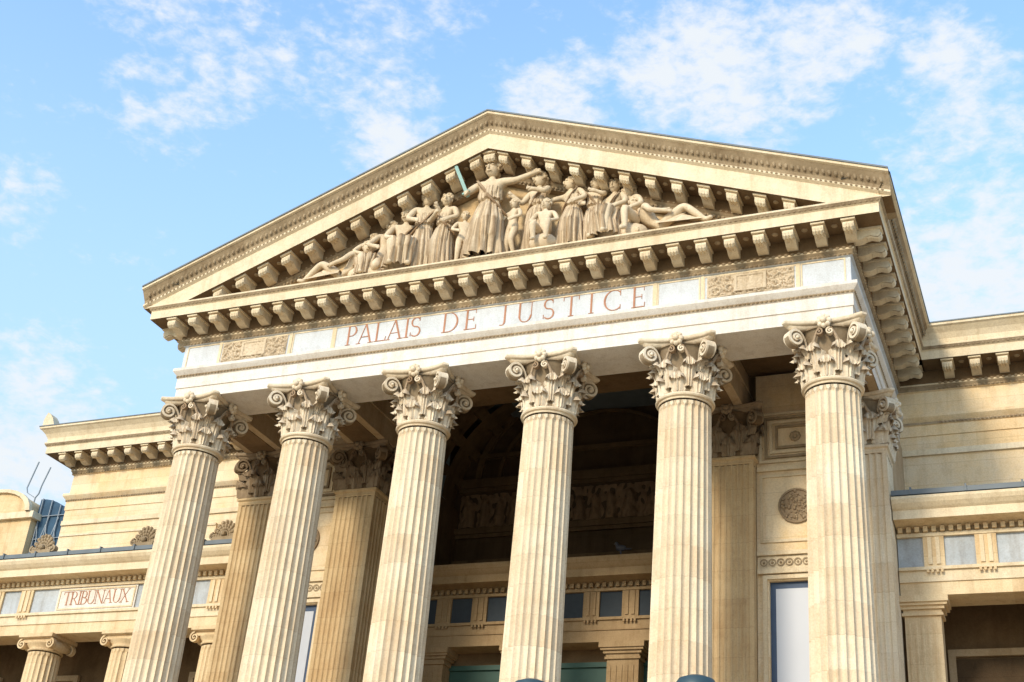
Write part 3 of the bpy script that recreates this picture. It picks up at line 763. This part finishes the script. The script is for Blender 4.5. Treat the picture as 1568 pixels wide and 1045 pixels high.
F('seated_figure',-2.20,Y0,19.28,'sit',.4,seed=4,turn=-.5)
F('kneeling_figure',-2.70,Y0,19.04,'kneel',.6,seed=5,nude=True,lean=.15,turn=.6)
F('seated_figure',-3.18,Y0,18.80,'sit',.7,seed=6,lean=.2,turn=.3)
F('reclining_figure',-3.66,Y0-.02,18.62,'recline',0,flip=-1,seed=7,turn=.5)
F('child_figure',-.62,Y0-.05,18.90,'stand',.5,seed=8,armR=((.15,-.05,.2),(.2,-.1,.3)),nude=True)
F('child_figure',.64,Y0-.12,18.98,'stand',-.4,seed=9,nude=True,armL=((-.17,-.05,.16),(-.12,-.14,.24)))
F('standing_figure',1.18,Y0,19.68,'stand',-.3,armL=((-.16,-.06,.14),(-.22,-.14,.22)),armR=((.15,-.1,.16),(.03,-.16,.2)),seed=10,turn=-.4)
F('seated_child_figure',1.48,Y0-.24,18.74,'sit',.1,seed=11,nude=True,turn=-.3)
F('leaning_figure',2.05,Y0,19.44,'stand',-.3,armL=((-.20,-.08,.20),(-.36,-.1,.17)),seed=12,lean=-.16,dw=1.3,turn=-.5)
F('standing_figure',2.54,Y0+.05,19.30,'stand',.1,seed=13,armR=((.12,-.12,.18),(.0,-.16,.22)),flip=-1,turn=-.6)
F('seated_figure',3.02,Y0,19.14,'sit',-.4,seed=14,turn=.3)
F('kneeling_figure',3.46,Y0-.05,18.94,'kneel',-.5,seed=15,lean=-.15,nude=True,turn=-.4)
F('reclining_figure',4.10,Y0-.02,18.66,'recline',0,flip=1,seed=16,nude=True,turn=-.5)
mb=MB()
Pa=Vector((-.385,-1.30,19.02)); Pb=Vector((-.84,-1.28,20.06)); d=(Pb-Pa).normalized(); n=Vector((d.z,0,-d.x)); wd=.04
A=[Pa-n*wd,Pa+n*wd,Pb-d*.12+n*wd,Pb,Pb-d*.12-n*wd]
mb.add(A+[p+Vector((0,.025,0)) for p in A],[(0,1,2,3,4),(9,8,7,6,5)]+[(i,(i+1)%5,(i+1)%5+5,i+5) for i in range(5)])
G=Pa+d*.10; A=[G-n*.10,G+n*.10,G+n*.10+d*.04,G-n*.10+d*.04]
mb.add(A+[p+Vector((0,-.04,0)) for p in A],[(0,1,2,3),(4,5,6,7),(0,1,5,4),(2,3,7,6)])
mb.obj('bronze_sword',[M_BRONZE],SC,0)
# ------------------------------------------------------------------ neighbouring building
NB=empty('mansard_roof_building')
mb=MB()
mb.box(-46,-31.9,20,30,0,21.6,0); mb.box(-46,-31.7,19.8,30,21.6,21.9,1)
n=12
P=[(-33.9+1.9*cos(pi*j/n),21.9+1.1*sin(pi*j/n)) for j in range(n+1)]
mb.add([(x,19.85,z) for x,z in P]+[(x,21,z) for x,z in P],[tuple(range(n+1))]+[(i,i+1,i+n+2,i+n+1) for i in range(n)],0)
for j in range(n):
    (x0,z0),(x1,z1)=P[j],P[j+1]; cx,cz=-33.9,21.9
    q=lambda x,z,k:(cx+(x-cx)*k,cz+(z-cz)*k)
    A=[q(x0,z0,.92),q(x1,z1,.92),q(x1,z1,1.06),q(x0,z0,1.06)]
    mb.add([(x,19.7,z) for x,z in A]+[(x,19.9,z) for x,z in A],[(0,1,2,3),(3,2,6,7),(0,1,5,4)],1)
mb.obj('facade',[M_WARM,M_CREAM],NB)
mb=MB()
cv=lambda t:(-32.0+3.0*sin(pi/2*t),18.9+3.8*cos(pi/2*t))
P=[[(cv(i/14)[0],y,cv(i/14)[1]) for i in range(15)] for y in (20.4,30)]
mb.grid(P,0); mb.add(P[0]+[(-32.0,20.4,18.9)],[tuple(range(16))],0)
mb.box(-36,-28.8,20.41,30,0,18.9,1)
for i in range(5):
    x=-31.8+2.8*i/5; z1=18.9+3.8*sqrt(max(0,1-((x+32)/3.0)**2))
    mb.box(x-.02,x+.02,20.30,20.38,18.9,z1,2)
    for sg in (-1,1):
        mb.add([(x-.02,20.31,19.0),(x+.02,20.31,19.0),(x+.02+sg*.6,20.31,19.0+(z1-19)*.75),(x-.02+sg*.6,20.31,19.0+(z1-19)*.75)],[(0,1,2,3)],2)
for k in range(3):
    z=19.6+k*1.1; xw=-32+3.0*sqrt(max(0,1-((z-18.9)/3.8)**2)); mb.box(-32.0,xw,20.32,20.37,z,z+.03,2)
M_SLATE=plain('slate_blue_glazed_roof',(.035,.075,.12),.6,nz=.6,sc=2,spec=.15); M_BAR=plain('galvanised_bar',(.22,.25,.27),.5)
mb.obj('curved_roof',[M_SLATE,M_WARM,M_BAR],NB)
mb=MB()
def tube(mb,pts,r=.03,m=0):
    mb.grid([[Vector(p)+Vector((r*cos(q*pi/3),r*sin(q*pi/3),0)) for q in range(6)] for p in pts],m,True)
tube(mb,[(-32.95,20.6,24.75),(-33.15,20.6,23.9),(-33.25,20.6,23.45),(-33.15,20.6,23.2),(-32.7,20.6,22.95)],.035)
tube(mb,[(-32.15,20.6,24.4),(-32.4,20.6,23.5),(-32.45,20.6,23.1),(-32.6,20.6,22.9),(-32.6,20.6,21.5)],.035)
mb.obj('antenna_poles',[M_BAR],NB)
# ------------------------------------------------------------------ street lamps (tops reach into frame)
M_LAMP=plain('painted_iron_teal',(.03,.06,.07),.5,.2)
def lamp(x,y,h):
    e=empty('street_lamp',(x,y,0))
    mb=MB()
    mb.lathe([(.22,0),(.22,.3),(.14,.4),(.11,.9),(.07,1.1),(.055,h-1.2),(.09,h-1.1),(.04,h-1.0),(.04,h-.85)],16)
    mb.lathe([(.12,h-.85),(.15,h-.80),(.16,h-.78),(.20,h-.25),(.26,h-.24),(.275,h-.19),(.265,h-.12),(.22,h-.05),(.12,h-.01),(.0,h)],24)
    mb.obj('post_and_cap',[M_LAMP],e)
    mb=MB(); mb.lathe([(.155,h-.77),(.195,h-.26)],20); mb.obj('glass',[M_GLASS],e)
lamp(7.04,-8.0,5.955); lamp(4.87,-8.0,5.955)
pg=MB(); c=(1.35,5.50,12.86)
pg.merge(ball(.09,c,(1.5,.8,.9),12,8)); pg.merge(ball(.045,(c[0]-.12,c[1],c[2]+.12),(1,1,1.1),10,8)); pg.merge(ball(.05,(c[0]-.09,c[1],c[2]+.06),(1,1,1.3),8,6)); pg.merge(ball(.06,(c[0]+.16,c[1],c[2]-.03),(2,.6,.4),8,6)); pg.merge(ball(.012,(c[0]-.17,c[1],c[2]+.115),(2,.8,.8),6,4))
for q in (-.03,.03): pg.box(c[0]-.01,c[0]+.01,c[1]+q-.006,c[1]+q+.006,12.66,12.80)
pg.obj('pigeon',[plain('pigeon_grey',(.05,.05,.06),.7)])
mb=MB(); mb.box(-900,900,-900,900,-.5,0,0)
M_GR=stone('plaza_paving',(.48,.40,.29),(.42,.34,.24),blk=None,streak=.1,fine=4)
mb.obj('ground',[M_GR],None,0)
# ------------------------------------------------------------------ camera
psi,th,ro=0.43193,0.49696,0.09122
Fv=Vector((-sin(psi)*cos(th),cos(psi)*cos(th),sin(th))); r0=Vector((cos(psi),sin(psi),0)); u0=r0.cross(Fv)
Rv=cos(ro)*r0+sin(ro)*u0; Uv=-sin(ro)*r0+cos(ro)*u0
cam=bpy.data.cameras.new('camera'); co=bpy.data.objects.new('camera',cam); COL.objects.link(co)
co.matrix_world=Matrix(((Rv.x,Uv.x,-Fv.x,11.4258),(Rv.y,Uv.y,-Fv.y,-23.78425),(Rv.z,Uv.z,-Fv.z,1.6),(0,0,0,1)))
cam.lens=2036/1568*36; cam.sensor_width=36; cam.clip_end=5000; cam.clip_start=.1
scene.camera=co
# ------------------------------------------------------------------ light
EL=radians(26); AZ=atan2(-.22,-.97)
sd=Vector((sin(AZ)*cos(EL),cos(AZ)*cos(EL),sin(EL)))
sl=bpy.data.lights.new('sun','SUN'); sl.energy=2.95; sl.angle=radians(9); sl.color=(1,.885,.71)
so=bpy.data.objects.new('sun',sl); COL.objects.link(so); so.rotation_euler=sd.to_track_quat('Z','Y').to_euler(); so.location=(-20,-40,40)
# ------------------------------------------------------------------ sky
w=bpy.data.worlds.new('World'); scene.world=w; w.use_nodes=True; nt=w.node_tree; L=nt.links
bg=nt.nodes['Background']; bg.inputs['Strength'].default_value=.15
sky=N(nt,'ShaderNodeTexSky',sky_type='NISHITA'); sky.sun_disc=False; sky.sun_elevation=EL; sky.sun_rotation=AZ; sky.air_density=1.0; sky.dust_density=1.0
tc=N(nt,'ShaderNodeTexCoord')
def noise_n(scale,det,rough,vec,dist=0):
    n=N(nt,'ShaderNodeTexNoise'); n.inputs['Scale'].default_value=scale; n.inputs['Detail'].default_value=det; n.inputs['Roughness'].default_value=rough; n.inputs['Distortion'].default_value=dist; L.new(vec,n.inputs['Vector']); return n.outputs['Fac']
def math_(op,a,b=None):
    n=N(nt,'ShaderNodeMath',operation=op)
    for i,x in enumerate((a,b)):
        if x is None: continue
        if isinstance(x,(int,float)): n.inputs[i].default_value=x
        else: L.new(x,n.inputs[i])
    return n.outputs[0]
def smooth(sock,a,b,c=0.,d=1.):
    mr=N(nt,'ShaderNodeMapRange',interpolation_type='SMOOTHSTEP'); mr.inputs[1].default_value=a; mr.inputs[2].default_value=b; mr.inputs[3].default_value=c; mr.inputs[4].default_value=d; L.new(sock,mr.inputs[0]); return mr.outputs[0]
nrm=N(nt,'ShaderNodeVectorMath',operation='NORMALIZE'); L.new(tc.outputs['Generated'],nrm.inputs[0]); D=nrm.outputs[0]
wv=N(nt,'ShaderNodeTexNoise'); wv.inputs['Scale'].default_value=7; wv.inputs['Detail'].default_value=4; L.new(D,wv.inputs['Vector'])
sub=N(nt,'ShaderNodeVectorMath',operation='SUBTRACT'); L.new(wv.outputs['Color'],sub.inputs[0]); sub.inputs[1].default_value=(.5,.5,.5)
scl=N(nt,'ShaderNodeVectorMath',operation='SCALE'); L.new(sub.outputs[0],scl.inputs[0]); scl.inputs['Scale'].default_value=.09
addv=N(nt,'ShaderNodeVectorMath',operation='ADD'); L.new(D,addv.inputs[0]); L.new(scl.outputs[0],addv.inputs[1]); DW=addv.outputs[0]
blobs=[((-.1925,.7656,.6672),.065,1.0),((-.13,.77,.67),.055,1.0),((-.255,.75,.655),.05,.95),((-.3173,.727,.6352),.05,1.05),((-.5711,.6031,.647),.09,.55),((-.4495,.6554,.6532),.085,.55),((-.0376,.867,.6169),.08,.8),((-.0348,.8352,.6723),.05,.95),
 ((-.6973,.6099,.5382),.04,.7),((-.7116,.6675,.4308),.04,1.0),((-.4344,.697,.5951),.05,1.0),((-.0467,.9039,.548),.10,1.0),((-.7148,.7015,.3711),.06,1.1)]
tot=None
for c,r,a in blobs:
    ds=N(nt,'ShaderNodeVectorMath',operation='DISTANCE'); L.new(DW,ds.inputs[0]); ds.inputs[1].default_value=Vector(c).normalized()
    o_=smooth(ds.outputs['Value'],r*1.5,r*.2,0,a)
    tot=o_ if tot is None else math_('MAXIMUM',tot,o_)
mp=N(nt,'ShaderNodeMapping'); mp.inputs['Scale'].default_value=(1,1,1.9); mp.inputs['Rotation'].default_value=(0,.25,.2); L.new(D,mp.inputs['Vector'])
n1=noise_n(11,6,.58,mp.outputs[0],.3); n2=noise_n(60,4,.6,mp.outputs[0],.2)
nn=math_('ADD',math_('MULTIPLY',n1,.56),math_('MULTIPLY',n2,.44))
cs=math_('ADD',nn,math_('MULTIPLY',tot,.27))
mask=smooth(cs,.565,.82,0,.95)
tint=N(nt,'ShaderNodeMix',data_type='RGBA',blend_type='MULTIPLY'); tint.inputs[0].default_value=1; tint.inputs[7].default_value=(2.75,3.05,3.2,1); L.new(sky.outputs[0],tint.inputs[6])
sz=N(nt,'ShaderNodeSeparateXYZ'); L.new(D,sz.inputs[0])
hz=N(nt,'ShaderNodeMix',data_type='RGBA'); L.new(smooth(sz.outputs[2],.70,.28,0,.75),hz.inputs[0]); L.new(tint.outputs[2],hz.inputs[6]); hz.inputs[7].default_value=(3.7,5.1,6.2,1)
mx=N(nt,'ShaderNodeMix',data_type='RGBA'); L.new(mask,mx.inputs[0]); L.new(hz.outputs[2],mx.inputs[6]); mx.inputs[7].default_value=(5.9,6.2,6.45,1)
L.new(mx.outputs[2],bg.inputs['Color'])
scene.view_settings.view_transform='Standard'; scene.view_settings.look='None'; scene.view_settings.exposure=0
